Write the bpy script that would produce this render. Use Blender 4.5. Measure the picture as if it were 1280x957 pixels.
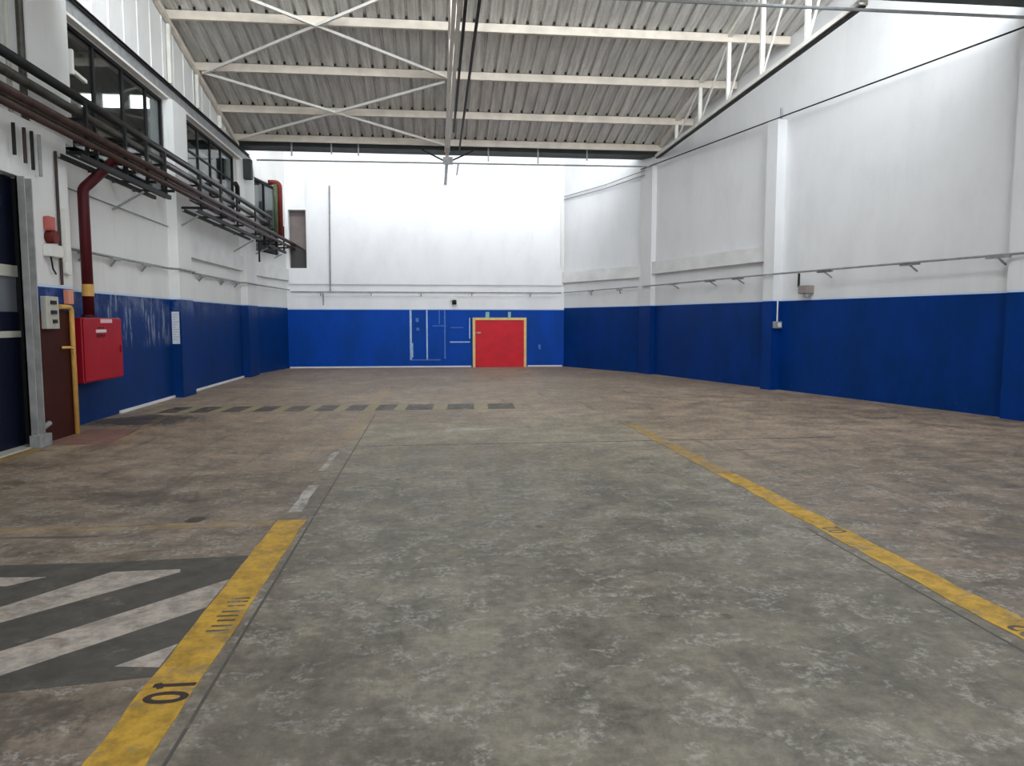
import bpy, bmesh, math, random
from mathutils import Vector, Matrix
random.seed(7)
S = bpy.context.scene
COL = S.collection
for o in list(bpy.data.objects): bpy.data.objects.remove(o)

# ---------------------------------------------------------------- camera
cam = bpy.data.cameras.new('camera'); cam.sensor_fit = 'HORIZONTAL'; cam.sensor_width = 36.0
cam.lens = 36.0 * 900.0 / 1280.0
co = bpy.data.objects.new('camera', cam); COL.objects.link(co)
co.location = (0, 0, 1.6)
co.rotation_euler = (math.radians(90 - 4.890), 0, math.radians(-6.004))
cam.clip_end = 300; cam.clip_start = 0.05
S.camera = co

# ---------------------------------------------------------------- sky, daylight, exposure
W = bpy.data.worlds.new('overcast_sky'); S.world = W; W.use_nodes = True
bg = W.node_tree.nodes['Background']
bg.inputs[0].default_value = (0.90, 0.95, 1.0, 1); bg.inputs[1].default_value = 3.0
S.view_settings.view_transform = 'Standard'; S.view_settings.look = 'None'
S.view_settings.gamma = 1.0; S.view_settings.use_curve_mapping = False
S.view_settings.exposure = 1.42

def portal(loc, rot, sx, sy):
    l = bpy.data.lights.new('daylight_portal', 'AREA'); l.shape = 'RECTANGLE'; l.size = sx; l.size_y = sy
    l.cycles.is_portal = True
    o = bpy.data.objects.new('daylight_portal', l); COL.objects.link(o); o.location = loc; o.rotation_euler = rot
R90 = math.pi / 2
portal((0.8, 21.75, 7.6), (R90, 0, 0), 13.0, 1.6)
portal((3.0, 10.95, 7.95), (R90, 0, 0), 18.0, 2.4)
portal((4.0, 0.25, 7.95), (R90, 0, 0), 19.0, 2.4)
portal((3.5, -5.1, 2.0), (R90, 0, 0), 7.0, 4.0)  # at the doorway gap added behind the viewer
portal((-0.8, 5.4, 8.1), (math.radians(-14.04), 0, 0), 1.0, 10.0)  # at an unseen roof gap added over the near floor
portal((5.35, 5.4, 8.1), (math.radians(-14.04), 0, 0), 1.3, 10.0)  # at the second added roof gap, also unseen

# ---------------------------------------------------------------- materials
def mat(name, col, rough=0.6, metal=0.0, noise=0.0, nscale=6.0, bump=0.0, spec=0.3):
    m = bpy.data.materials.new(name); m.use_nodes = True
    nt = m.node_tree; b = nt.nodes['Principled BSDF']
    b.inputs['Base Color'].default_value = (*col, 1); b.inputs['Roughness'].default_value = rough
    b.inputs['Metallic'].default_value = metal; b.inputs['Specular IOR Level'].default_value = spec
    if noise > 0 or bump > 0:
        g = nt.nodes.new('ShaderNodeNewGeometry')
        n = nt.nodes.new('ShaderNodeTexNoise'); n.inputs['Scale'].default_value = nscale; n.inputs['Detail'].default_value = 5
        nt.links.new(g.outputs['Position'], n.inputs['Vector'])
        if noise > 0:
            r = nt.nodes.new('ShaderNodeMapRange'); r.inputs['From Min'].default_value = 0.3; r.inputs['From Max'].default_value = 0.7
            r.inputs['To Min'].default_value = 1 - noise; r.inputs['To Max'].default_value = 1 + noise * 0.4
            mx = nt.nodes.new('ShaderNodeVectorMath'); mx.operation = 'SCALE'; mx.inputs[0].default_value = col
            nt.links.new(n.outputs['Fac'], r.inputs['Value']); nt.links.new(r.outputs['Result'], mx.inputs['Scale'])
            nt.links.new(mx.outputs['Vector'], b.inputs['Base Color'])
        if bump > 0:
            bp = nt.nodes.new('ShaderNodeBump'); bp.inputs['Strength'].default_value = bump; bp.inputs['Distance'].default_value = 0.01
            nt.links.new(n.outputs['Fac'], bp.inputs['Height']); nt.links.new(bp.outputs['Normal'], b.inputs['Normal'])
    return m

class NT:
    def __init__(s, nt): s.nt = nt
    def n(s, t, **k):
        x = s.nt.nodes.new(t)
        for a, v in k.items(): setattr(x, a, v)
        return x
    def l(s, a, b): s.nt.links.new(a, b)
    def math(s, op, a, b=None, clamp=False):
        x = s.n('ShaderNodeMath', operation=op, use_clamp=clamp)
        for i, v in enumerate((a, b)):
            if v is None: continue
            if isinstance(v, (int, float)): x.inputs[i].default_value = v
            else: s.l(v, x.inputs[i])
        return x.outputs[0]
    def ramp(s, v, a, b, lo=0.0, hi=1.0):
        x = s.n('ShaderNodeMapRange'); x.interpolation_type = 'SMOOTHSTEP'
        s.l(v, x.inputs['Value']); x.inputs['From Min'].default_value = a; x.inputs['From Max'].default_value = b
        x.inputs['To Min'].default_value = lo; x.inputs['To Max'].default_value = hi
        return x.outputs['Result']
    def mix(s, f, a, b, mode='MIX'):
        x = s.n('ShaderNodeMix', data_type='RGBA', blend_type=mode)
        for i, v in ((0, f), (6, a), (7, b)):
            if isinstance(v, (int, float)): x.inputs[i].default_value = v
            elif isinstance(v, tuple): x.inputs[i].default_value = (*v, 1)
            else: s.l(v, x.inputs[i])
        return x.outputs[2]
    def pos(s, scale=(1, 1, 1), off=(0, 0, 0)):
        g = s.n('ShaderNodeNewGeometry'); m = s.n('ShaderNodeMapping')
        m.inputs['Scale'].default_value = scale; m.inputs['Location'].default_value = off
        s.l(g.outputs['Position'], m.inputs['Vector']); return m.outputs[0]
    def noise(s, vec, sc, det=5, rough=0.55, dist=0.0):
        x = s.n('ShaderNodeTexNoise'); s.l(vec, x.inputs['Vector']); x.inputs['Scale'].default_value = sc
        x.inputs['Detail'].default_value = det; x.inputs['Roughness'].default_value = rough; x.inputs['Distortion'].default_value = dist
        return x.outputs['Fac']

# worn concrete, shared by the bare slab and by the worn gaps in the paint
def concrete_group():
    g = bpy.data.node_groups.new('worn_concrete', 'ShaderNodeTree')
    g.interface.new_socket('Color', in_out='OUTPUT', socket_type='NodeSocketColor')
    g.interface.new_socket('Height', in_out='OUTPUT', socket_type='NodeSocketFloat')
    g.interface.new_socket('Rough', in_out='OUTPUT', socket_type='NodeSocketFloat')
    q = NT(g); out = q.n('NodeGroupOutput')
    p = q.pos()
    sx = q.n('ShaderNodeSeparateXYZ'); q.l(p, sx.inputs[0]); X, Y = sx.outputs[0], sx.outputs[1]
    big = q.noise(p, 0.45, 3); mid = q.noise(p, 2.2, 6, 0.65); fine = q.noise(p, 14, 6, 0.7)
    grit = q.noise(p, 70, 3, 0.7)
    # cleaner grey slab between the yellow lines, browner oil-stained slabs on either side
    wob = q.math('MULTIPLY', q.math('SUBTRACT', mid, 0.5), 0.8)
    xw = q.math('ADD', X, wob)
    right = q.ramp(xw, 2.7, 3.6); left = q.ramp(xw, -0.8, -1.4); far = q.ramp(Y, 10.2, 13.0)
    side = q.math('MAXIMUM', q.math('MAXIMUM', right, left), q.math('MULTIPLY', far, 0.8))
    col = q.mix(side, (0.196, 0.176, 0.136), (0.205, 0.162, 0.122))
    col = q.mix(q.ramp(big, 0.38, 0.62), q.mix(1.0, col, (0.80, 0.79, 0.77), 'MULTIPLY'), col)
    col = q.mix(q.ramp(Y, 6.0, 10.5), col, q.mix(1.0, col, (1.62, 1.52, 1.38), 'MULTIPLY'))  # far slab lightened in colour for dust and for its brighter light and sheen
    # cloudy mottling
    v = q.math('ADD', q.ramp(mid, 0.30, 0.72, 0.62, 1.36), q.ramp(fine, 0.3, 0.7, -0.24, 0.26))
    v = q.math('ADD', v, q.ramp(grit, 0.3, 0.7, -0.09, 0.09))
    vm = q.n('ShaderNodeVectorMath', operation='SCALE'); q.l(col, vm.inputs[0]); q.l(v, vm.inputs['Scale']); col = vm.outputs[0]
    # pale scuffs, broken into little blotches
    sc = q.math('MULTIPLY', q.ramp(q.noise(q.pos((1.0, 1.3, 1)), 4.2, 4, 0.6, 0.8), 0.50, 0.60), q.ramp(q.noise(p, 26, 5, 0.75), 0.45, 0.60))
    col = q.mix(q.math('MULTIPLY', sc, 0.55), col, (0.44, 0.415, 0.37))
    # tyre streaks running down the hall and cross drag marks
    st = q.ramp(q.noise(q.pos((2.6, 0.30, 1)), 1.6, 5, 0.65, 0.5), 0.56, 0.72)
    col = q.mix(q.math('MULTIPLY', st, 0.45), col, (0.085, 0.072, 0.055))
    dr = q.ramp(q.noise(q.pos((0.55, 2.6, 1), (3, 1, 0)), 1.7, 6, 0.7, 0.6), 0.58, 0.70)
    col = q.mix(q.math('MULTIPLY', q.math('MULTIPLY', dr, side), 0.80), col, (0.060, 0.045, 0.033))
    # small oil spots
    vo = q.n('ShaderNodeTexVoronoi'); vo.feature = 'F1'; q.l(q.pos((1, 1.0, 1)), vo.inputs['Vector']); vo.inputs['Scale'].default_value = 1.7
    vo.inputs['Randomness'].default_value = 1.0
    sp = q.math('MULTIPLY', q.ramp(q.math('ADD', vo.outputs['Distance'], q.math('MULTIPLY', fine, 0.08)), 0.115, 0.075), q.ramp(mid, 0.45, 0.55))
    col = q.mix(q.math('MULTIPLY', sp, 0.8), col, (0.045, 0.040, 0.035))
    # hairline cracks
    cr = q.n('ShaderNodeTexVoronoi'); cr.feature = 'DISTANCE_TO_EDGE'
    dv = q.n('ShaderNodeVectorMath', operation='ADD'); q.l(p, dv.inputs[0])
    nz = q.n('ShaderNodeTexNoise'); nz.inputs['Scale'].default_value = 1.5; q.l(p, nz.inputs['Vector'])
    q.l(nz.outputs['Color'], dv.inputs[1]); q.l(dv.outputs[0], cr.inputs['Vector']); cr.inputs['Scale'].default_value = 0.42
    crk = q.math('MULTIPLY', q.ramp(cr.outputs['Distance'], 0.0045, 0.0015), q.ramp(big, 0.5, 0.56))
    col = q.mix(q.math('MULTIPLY', crk, 0.35), col, (0.06, 0.055, 0.05))
    # two spreading oil stains and one near the zebra
    for cx_, cy_, rx_, ry_, st_ in ((-4.75, 12.15, 0.85, 0.75, 0.95), (-2.75, 6.75, 0.55, 0.32, 0.55), (-1.9, 2.95, 0.5, 0.22, 0.6), (0.1, 8.6, 1.6, 0.9, 0.25), (-0.6, 3.0, 0.5, 0.9, 0.25), (4.6, 4.5, 1.0, 0.8, 0.35)):
        ex = q.math('POWER', q.math('ABSOLUTE', q.math('DIVIDE', q.math('SUBTRACT', X, cx_), rx_)), 2.0)
        ey = q.math('POWER', q.math('ABSOLUTE', q.math('DIVIDE', q.math('SUBTRACT', Y, cy_), ry_)), 2.0)
        e = q.math('ADD', q.math('ADD', ex, ey), q.math('MULTIPLY', q.math('SUBTRACT', fine, 0.5), 3.0))
        e = q.math('ADD', e, q.math('MULTIPLY', q.math('SUBTRACT', mid, 0.5), 2.5))
        col = q.mix(q.math('MULTIPLY', q.ramp(e, 1.3, 0.4), st_), col, (0.065, 0.052, 0.040))
    q.l(col, out.inputs['Color'])
    q.l(q.math('ADD', q.math('MULTIPLY', fine, 0.6), q.math('MULTIPLY', grit, 0.4)), out.inputs['Height'])
    q.l(q.ramp(mid, 0.3, 0.7, 0.46, 0.64), out.inputs['Rough'])
    return g
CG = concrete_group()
def floor_mat(name, paint=None, wear=0.5, soft=0.1, strong=1.0, wscale=5.0):
    m = bpy.data.materials.new(name); m.use_nodes = True; q = NT(m.node_tree); b = m.node_tree.nodes['Principled BSDF']
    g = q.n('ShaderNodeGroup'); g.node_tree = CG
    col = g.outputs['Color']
    if paint:
        p = q.pos()
        n1 = q.noise(p, wscale, 8, 0.72, 0.4); n2 = q.noise(q.pos((1, 5, 1)), 9, 4, 0.7)
        f = q.ramp(q.math('ADD', q.math('MULTIPLY', n1, 0.75), q.math('MULTIPLY', n2, 0.25)), wear - soft, wear + soft)
        tint = q.mix(q.ramp(q.noise(p, 7, 6, 0.75), 0.38, 0.66), paint, tuple(c * 0.55 for c in paint))
        f = q.math('MULTIPLY', f, strong)
        col = q.mix(f, col, tint)
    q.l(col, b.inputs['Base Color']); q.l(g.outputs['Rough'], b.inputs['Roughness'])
    bp = q.n('ShaderNodeBump'); bp.inputs['Strength'].default_value = 0.25; bp.inputs['Distance'].default_value = 0.008
    q.l(g.outputs['Height'], bp.inputs['Height']); q.l(bp.outputs['Normal'], b.inputs['Normal'])
    return m

def wall_mat(name, zsplit, scratch=False, dirt=0.35, white=(0.80, 0.80, 0.80), blue=(0.004, 0.050, 0.30)):
    """white paint over a blue dado"""
    m = bpy.data.materials.new(name); m.use_nodes = True; q = NT(m.node_tree); b = m.node_tree.nodes['Principled BSDF']
    p = q.pos(); sx = q.n('ShaderNodeSeparateXYZ'); q.l(p, sx.inputs[0]); X, Y, Z = sx.outputs
    wn = q.noise(q.pos((1, 1, 0.45)), 1.3, 6, 0.62)
    wc = q.mix(q.ramp(wn, 0.40, 0.72), white, tuple(c * 0.93 for c in white))
    grime = q.math('MULTIPLY', q.ramp(q.noise(q.pos((5, 5, 0.35)), 2.0, 5, 0.6), 0.58, 0.75), dirt)
    wc = q.mix(grime, wc, (0.50, 0.48, 0.44))
    bn = q.noise(q.pos((1, 1, 0.5)), 1.6, 5, 0.6)
    bc = q.mix(q.ramp(bn, 0.35, 0.7), blue, (blue[0] * 0.8, blue[1] * 0.85, blue[2] * 0.72))
    # scuffs near the floor and a faded top edge
    sc = q.math('MULTIPLY', q.ramp(q.noise(p, 9, 6, 0.75), 0.62, 0.70), q.ramp(Z, 0.9, 0.1))
    bc = q.mix(q.math('MULTIPLY', sc, 0.22), bc, (0.25, 0.30, 0.38))
    if scratch:
        zone = q.math('MULTIPLY', q.ramp(Y, 12.4, 12.9), q.ramp(Y, 15.7, 15.5))
        zone = q.math('MULTIPLY', zone, q.ramp(Z, 1.05, 1.35))
        fl = q.ramp(q.noise(q.pos((1, 1.0, 0.16), (0, 3, 0)), 7.5, 4, 0.75), 0.53, 0.62)
        top = q.math('MULTIPLY', q.ramp(Z, 1.62, 2.0), q.ramp(q.noise(q.pos((1, 1, 0.7)), 2.4, 5, 0.7), 0.40, 0.62))
        top = q.math('MULTIPLY', top, q.ramp(Y, 21.0, 12.0, 0.25, 1.0))
        f = q.math('MAXIMUM', q.math('MULTIPLY', q.math('MULTIPLY', zone, fl), 0.65), q.math('MULTIPLY', top, 0.38), True)
        bc = q.mix(f, bc, (0.34, 0.40, 0.52))
    col = q.mix(q.math('GREATER_THAN', Z, zsplit), bc, wc)
    # light blue fringe where the dado was cut in
    fr = q.math('MULTIPLY', q.math('GREATER_THAN', Z, zsplit), q.math('LESS_THAN', Z, zsplit + 0.035))
    col = q.mix(q.math('MULTIPLY', fr, 0.8), col, (0.52, 0.66, 0.88))
    q.l(col, b.inputs['Base Color'])
    q.l(q.ramp(Z, zsplit - 0.001, zsplit + 0.001, 0.5, 0.75), b.inputs['Roughness'])
    b.inputs['Specular IOR Level'].default_value = 0.14
    bp = q.n('ShaderNodeBump'); bp.inputs['Strength'].default_value = 0.18; bp.inputs['Distance'].default_value = 0.01
    q.l(q.noise(p, 12, 5, 0.6), bp.inputs['Height']); q.l(bp.outputs['Normal'], b.inputs['Normal'])
    return m

def glass_mat(name, tint=(0.75, 0.78, 0.78), refl=0.08):
    m = bpy.data.materials.new(name); m.use_nodes = True; nt = m.node_tree
    for n in list(nt.nodes):
        if n.type != 'OUTPUT_MATERIAL': nt.nodes.remove(n)
    q = NT(nt); out = [n for n in nt.nodes if n.type == 'OUTPUT_MATERIAL'][0]
    t = q.n('ShaderNodeBsdfTransparent'); t.inputs[0].default_value = (*tint, 1)
    g = q.n('ShaderNodeBsdfGlossy'); g.inputs['Roughness'].default_value = 0.05
    fr = q.n('ShaderNodeFresnel'); fr.inputs[0].default_value = 1.45
    mx = q.n('ShaderNodeMixShader'); q.l(q.math('MULTIPLY', fr.outputs[0], refl * 6, True), mx.inputs[0])
    q.l(t.outputs[0], mx.inputs[1]); q.l(g.outputs[0], mx.inputs[2]); q.l(mx.outputs[0], out.inputs[0])
    return m

M = {}
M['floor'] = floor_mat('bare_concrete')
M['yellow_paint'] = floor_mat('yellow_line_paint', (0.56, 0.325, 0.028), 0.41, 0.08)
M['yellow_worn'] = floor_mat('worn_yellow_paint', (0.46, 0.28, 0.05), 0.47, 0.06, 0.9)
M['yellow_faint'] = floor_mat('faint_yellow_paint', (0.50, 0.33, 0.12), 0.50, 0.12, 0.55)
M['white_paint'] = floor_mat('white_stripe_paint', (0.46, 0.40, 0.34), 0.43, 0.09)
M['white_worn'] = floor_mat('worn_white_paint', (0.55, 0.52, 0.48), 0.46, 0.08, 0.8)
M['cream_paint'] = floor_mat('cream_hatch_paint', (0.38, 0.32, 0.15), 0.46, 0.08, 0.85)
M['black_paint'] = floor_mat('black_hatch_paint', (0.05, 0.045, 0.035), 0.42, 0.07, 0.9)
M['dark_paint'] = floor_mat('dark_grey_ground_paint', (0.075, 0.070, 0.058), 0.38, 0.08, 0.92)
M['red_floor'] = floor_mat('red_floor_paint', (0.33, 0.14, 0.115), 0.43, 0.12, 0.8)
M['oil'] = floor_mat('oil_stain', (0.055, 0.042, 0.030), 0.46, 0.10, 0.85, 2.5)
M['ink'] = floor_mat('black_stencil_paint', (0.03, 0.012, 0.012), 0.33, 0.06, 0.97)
M['ink_worn'] = floor_mat('worn_stencil_paint', (0.06, 0.04, 0.02), 0.49, 0.05, 0.8)
M['wall_l'] = wall_mat('left_wall_paint', 2.055, True, 0.3, (0.80, 0.80, 0.78), (0.0005, 0.034, 0.185))
M['wall_r'] = wall_mat('right_wall_paint', 2.07, False, 0.08, (0.78, 0.785, 0.79), (0.0003, 0.035, 0.215))  # same blue, darkened in colour because this wall is less lit
M['wall_b'] = wall_mat('back_wall_paint', 2.0, False, 0.05, (0.88, 0.88, 0.89), (0.0002, 0.062, 0.42))  # same paint, brightened in colour for the strong light on this wall
M['white'] = mat('white_wall_paint', (0.80, 0.80, 0.79), 0.75, noise=0.12, nscale=2)
M['steel_white'] = mat('white_painted_steel', (0.82, 0.80, 0.74), 0.5, noise=0.10, nscale=5)
M['steel_cream'] = mat('cream_painted_steel', (0.80, 0.72, 0.62), 0.5, noise=0.18, nscale=3)
M['steel_grey'] = mat('grey_steel', (0.34, 0.35, 0.35), 0.5, 0.2, noise=0.25, nscale=8)
M['steel_dark'] = mat('dark_steel', (0.014, 0.014, 0.014), 0.6, 0.0, noise=0.3, nscale=8, spec=0.3)
M['gutter'] = mat('dark_gutter_steel', (0.055, 0.068, 0.064), 0.7, noise=0.3, nscale=2)
M['galv'] = mat('galvanised_post', (0.42, 0.42, 0.41), 0.5, 0.3, noise=0.25, nscale=6)
M['pipe_black'] = mat('black_pipe', (0.022, 0.023, 0.023), 0.4, 0.1, noise=0.4, nscale=7)
M['pipe_grey'] = mat('grey_pipe', (0.085, 0.08, 0.07), 0.35, 0.4, noise=0.4, nscale=7)
M['pipe_brown'] = mat('red_brown_pipe', (0.062, 0.034, 0.028), 0.5, noise=0.4, nscale=6)
M['pipe_red'] = mat('dark_red_pipe', (0.085, 0.006, 0.010), 0.5, noise=0.15, nscale=5)
M['pipe_red_bright'] = mat('brick_red_pipe', (0.16, 0.020, 0.014), 0.6, noise=0.25, nscale=8)
M['pipe_green'] = mat('olive_pipe', (0.10, 0.13, 0.07), 0.45, noise=0.3, nscale=8)
M['red'] = mat('red_enamel', (0.46, 0.003, 0.014), 0.45, noise=0.12, nscale=3)
M['red_dark'] = mat('red_enamel_edge', (0.30, 0.004, 0.015), 0.4)
M['red_door'] = mat('red_door_paint', (0.68, 0.012, 0.028), 0.5, noise=0.12, nscale=3)
M['yellow'] = mat('yellow_enamel', (0.74, 0.42, 0.11), 0.5, noise=0.15, nscale=9)
M['frame_yellow'] = mat('pale_yellow_frame_paint', (0.85, 0.62, 0.25), 0.5, noise=0.15, nscale=7)
M['brown'] = mat('maroon_wall_paint', (0.050, 0.009, 0.006), 0.6, noise=0.25, nscale=3, spec=0.2)
M['navy'] = mat('navy_door_panel', (0.004, 0.007, 0.020), 0.5, noise=0.2, nscale=3, spec=0.2)
M['black'] = mat('black_rubber', (0.015, 0.015, 0.015), 0.6)
M['beige'] = mat('beige_plastic', (0.50, 0.49, 0.42), 0.5)
M['paper'] = mat('white_paper', (0.72, 0.76, 0.80), 0.7)
M['paper_grey'] = mat('grey_print', (0.35, 0.38, 0.42), 0.7)
M['pink_label'] = mat('pale_pink_label', (0.85, 0.55, 0.60), 0.6)
M['white_box'] = mat('white_plastic', (0.78, 0.77, 0.72), 0.5)
M['blue_gloss'] = mat('blue_box_paint', (0.006, 0.03, 0.16), 0.35)
M['mark_blue'] = mat('pale_blue_scrape', (0.42, 0.62, 0.88), 0.7, noise=0.3, nscale=14)
M['mark_faint'] = mat('mid_blue_scrape', (0.09, 0.20, 0.52), 0.7, noise=0.3, nscale=10)
M['mark_teal'] = mat('teal_drip', (0.25, 0.50, 0.45), 0.6)
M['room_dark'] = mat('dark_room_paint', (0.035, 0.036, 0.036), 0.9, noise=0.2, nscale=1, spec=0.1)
M['room_grey'] = mat('grey_sheet', (0.34, 0.345, 0.335), 0.7, noise=0.08, nscale=1)
M['room_grey_dark'] = mat('dark_grey_board', (0.085, 0.08, 0.08), 0.7)
M['room_brown'] = mat('brown_grey_board', (0.24, 0.20, 0.19), 0.7, noise=0.25, nscale=1.5)
M['glass'] = glass_mat('dusty_window_glass')

def roof_mat():
    m = bpy.data.materials.new('galvanised_roof_sheet'); m.use_nodes = True; q = NT(m.node_tree); b = m.node_tree.nodes['Principled BSDF']
    s = q.noise(q.pos((6, 0.35, 0.35)), 2.2, 6, 0.7); f = q.noise(q.pos((3, 2, 2)), 5, 5, 0.7)
    c = q.mix(q.ramp(s, 0.35, 0.68), (0.54, 0.535, 0.51), (0.84, 0.83, 0.80))
    c = q.mix(q.math('MULTIPLY', q.ramp(f, 0.5, 0.75), 0.35), c, (0.33, 0.29, 0.23))
    q.l(c, b.inputs['Base Color']); b.inputs['Roughness'].default_value = 0.55; b.inputs['Metallic'].default_value = 0.15
    return m
M['roof'] = roof_mat()

# ---------------------------------------------------------------- mesh helpers
class MB:
    def __init__(s): s.v = []; s.f = []
    def box(s, x0, x1, y0, y1, z0, z1):
        return s.hexa([(x0, y0), (x1, y0), (x1, y1), (x0, y1)], z0, z1)
    def hexa(s, pts, z0, z1):
        """prism over a plan polygon; z0/z1 may be a number or one value per corner"""
        n = len(pts); i = len(s.v)
        a = z0 if isinstance(z0, (list, tuple)) else [z0] * n
        b = z1 if isinstance(z1, (list, tuple)) else [z1] * n
        s.v += [(p[0], p[1], a[k]) for k, p in enumerate(pts)] + [(p[0], p[1], b[k]) for k, p in enumerate(pts)]
        s.f.append(tuple(i + k for k in reversed(range(n)))); s.f.append(tuple(i + n + k for k in range(n)))
        for k in range(n): s.f.append((i + k, i + (k + 1) % n, i + n + (k + 1) % n, i + n + k))
        return s
    def beam(s, p, q, w, h):
        """rectangular bar from p to q, w wide, h high"""
        p, q = Vector(p), Vector(q); d = (q - p).normalized()
        up = Vector((0, 0, 1)) if abs(d.z) < 0.95 else Vector((0, 1, 0))
        r = d.cross(up).normalized() * w / 2; u = r.cross(d).normalized() * h / 2
        i = len(s.v)
        for c in (p, q): s.v += [tuple(c - r - u), tuple(c + r - u), tuple(c + r + u), tuple(c - r + u)]
        s.f += [(i, i + 3, i + 2, i + 1), (i + 4, i + 5, i + 6, i + 7)] + [(i + k, i + (k + 1) % 4, i + 4 + (k + 1) % 4, i + 4 + k) for k in range(4)]
        return s
    def angle(s, p, q, w, t=0.012, side=1):
        """L-section: a flat leg and an upright leg"""
        p, q = Vector(p), Vector(q); d = (q - p).normalized()
        up = Vector((0, 0, 1)) if abs(d.z) < 0.95 else Vector((0, 1, 0))
        r = d.cross(up).normalized(); u = r.cross(d).normalized()
        s.beam(p, q, w, t); o = r * side * (w / 2 - t / 2) + u * (w / 2 + t / 2)
        return s.beam(p + o, q + o, t, w)
    def tube(s, pts, r, n=12):
        pts = [Vector(p) for p in pts]; rings = []; ref = None
        for k, p in enumerate(pts):
            if k == 0: d = pts[1] - pts[0]
            elif k == len(pts) - 1: d = pts[-1] - pts[-2]
            else: d = (pts[k + 1] - p).normalized() + (p - pts[k - 1]).normalized()
            d.normalize()
            if ref is None: a = Vector((0, 0, 1)) if abs(d.z) < 0.9 else Vector((0, 1, 0)); x = d.cross(a).normalized()
            else: x = (ref - d * ref.dot(d)).normalized()
            ref = x; y = d.cross(x).normalized()
            i = len(s.v); rings.append(i)
            for j in range(n):
                t = 2 * math.pi * j / n; s.v.append(tuple(p + x * r * math.cos(t) + y * r * math.sin(t)))
        for a, b in zip(rings, rings[1:]):
            for j in range(n): s.f.append((a + j, a + (j + 1) % n, b + (j + 1) % n, b + j))
        s.f.append(tuple(rings[0] + j for j in reversed(range(n)))); s.f.append(tuple(rings[-1] + j for j in range(n)))
        return s
    def build(s, name, m, parent=None, bevel=0.0, smooth=False):
        off = parent_loc(parent) if parent else Vector((0, 0, 0))
        me = bpy.data.meshes.new(name)
        me.from_pydata([tuple(Vector(v) - off) for v in s.v], [], s.f); me.update()
        bm = bmesh.new(); bm.from_mesh(me); bmesh.ops.recalc_face_normals(bm, faces=bm.faces); bm.to_mesh(me); bm.free()
        me.materials.append(m)
        if smooth:
            for p in me.polygons: p.use_smooth = len(p.vertices) == 4
        o = bpy.data.objects.new(name, me); COL.objects.link(o)
        if parent: o.parent = parent
        if bevel > 0:
            b = o.modifiers.new('bevel', 'BEVEL'); b.width = bevel; b.segments = 2; b.limit_method = 'ANGLE'
        return o
def parent_loc(o):
    v = Vector((0, 0, 0))
    while o: v += o.location; o = o.parent
    return v
def tag(o, label, cat, group=None):
    o['label'] = label; o['category'] = cat
    if group: o['group'] = group
    return o
def thing(name, label, cat, loc, group=None):
    o = bpy.data.objects.new(name, None); COL.objects.link(o); o.location = loc; o.empty_display_size = 0.2
    return tag(o, label, cat, group)
def struct(o): o['kind'] = 'structure'; return o
def lab(o, t): o['label'] = t; return o
def arc(c, a, b, n=5):
    """rounded elbow between points a-c-b"""
    a, b, c = Vector(a), Vector(b), Vector(c)
    return [tuple((1 - t) ** 2 * a + 2 * t * (1 - t) * c + t * t * b) for t in [k / n for k in range(n + 1)]]
def text_mesh(body, size, name, m, mtx, parent, thick=0.0):
    cu = bpy.data.curves.new(name, 'FONT'); cu.body = body; cu.size = size; cu.extrude = thick; cu.offset = size * 0.022
    t = bpy.data.objects.new(name + '_tmp', cu); COL.objects.link(t)
    me = bpy.data.meshes.new_from_object(t.evaluated_get(bpy.context.evaluated_depsgraph_get()))
    bpy.data.objects.remove(t)
    off = parent_loc(parent) if parent else Vector((0, 0, 0))
    me.transform(Matrix.Translation(-off) @ mtx); me.name = name
    me.materials.clear(); me.materials.append(m)
    o = bpy.data.objects.new(name, me); COL.objects.link(o); o.parent = parent
    return o

# ================================================================ SETTING
def zr(y, y0=21.4, z0=6.665):           # roof sheet height in the bay that ends in the valley y0
    return z0 + 0.25 * (y0 - y)

# ---- floor
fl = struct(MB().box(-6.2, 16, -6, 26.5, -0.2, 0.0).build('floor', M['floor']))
def paint(name, pts, m, z=0.003, label=None):
    i = MB(); i.hexa(pts, 0.0002, z); o = i.build(name, m, fl)
    if label: o['label'] = label
    return o
def jag(x, y0, y1, n, a, seed):
    r = random.Random(seed); return [(x + r.uniform(-a, a), y0 + (y1 - y0) * k / n) for k in range(n + 1)]
# yellow lane lines
paint('painted_line', jag(-1.285, 0.5, 5.86, 40, 0.006, 1) + jag(-1.06, 5.86, 0.5, 40, 0.006, 2), M['yellow_paint'], 0.003, 'solid yellow line beside the zebra')
paint('painted_line', jag(-1.25, 6.1, 7.1, 8, 0.012, 3) + jag(-1.15, 7.1, 6.1, 8, 0.012, 4), M['white_worn'], 0.003, 'worn white dash')
paint('painted_line', jag(-1.27, 7.8, 8.9, 8, 0.012, 5) + jag(-1.2, 8.9, 7.8, 8, 0.012, 6), M['white_worn'], 0.003, 'fainter worn white dash further away')
paint('painted_line', jag(-1.31, 9.9, 17.5, 20, 0.02, 7) + jag(-1.08, 17.5, 9.9, 20, 0.02, 8), M['yellow_faint'], 0.002, 'faded far yellow line')
paint('painted_line', jag(2.93, 1.2, 7.2, 40, 0.012, 9) + jag(3.13, 7.2, 1.2, 40, 0.012, 10), M['yellow_paint'], 0.003, 'yellow line of the right lane')
paint('painted_line', jag(2.91, 7.2, 11.0, 20, 0.02, 11) + jag(3.11, 11.0, 7.2, 20, 0.02, 12), M['yellow_worn'], 0.003, 'worn far end of the right yellow line')
paint('painted_line', jag(-5.0, 5.70, 5.70, 1, 0, 13) + [(-1.3, 5.70), (-1.3, 5.86), (-5.0, 5.86)], M['yellow_faint'], 0.002, 'faint yellow cross line')
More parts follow.
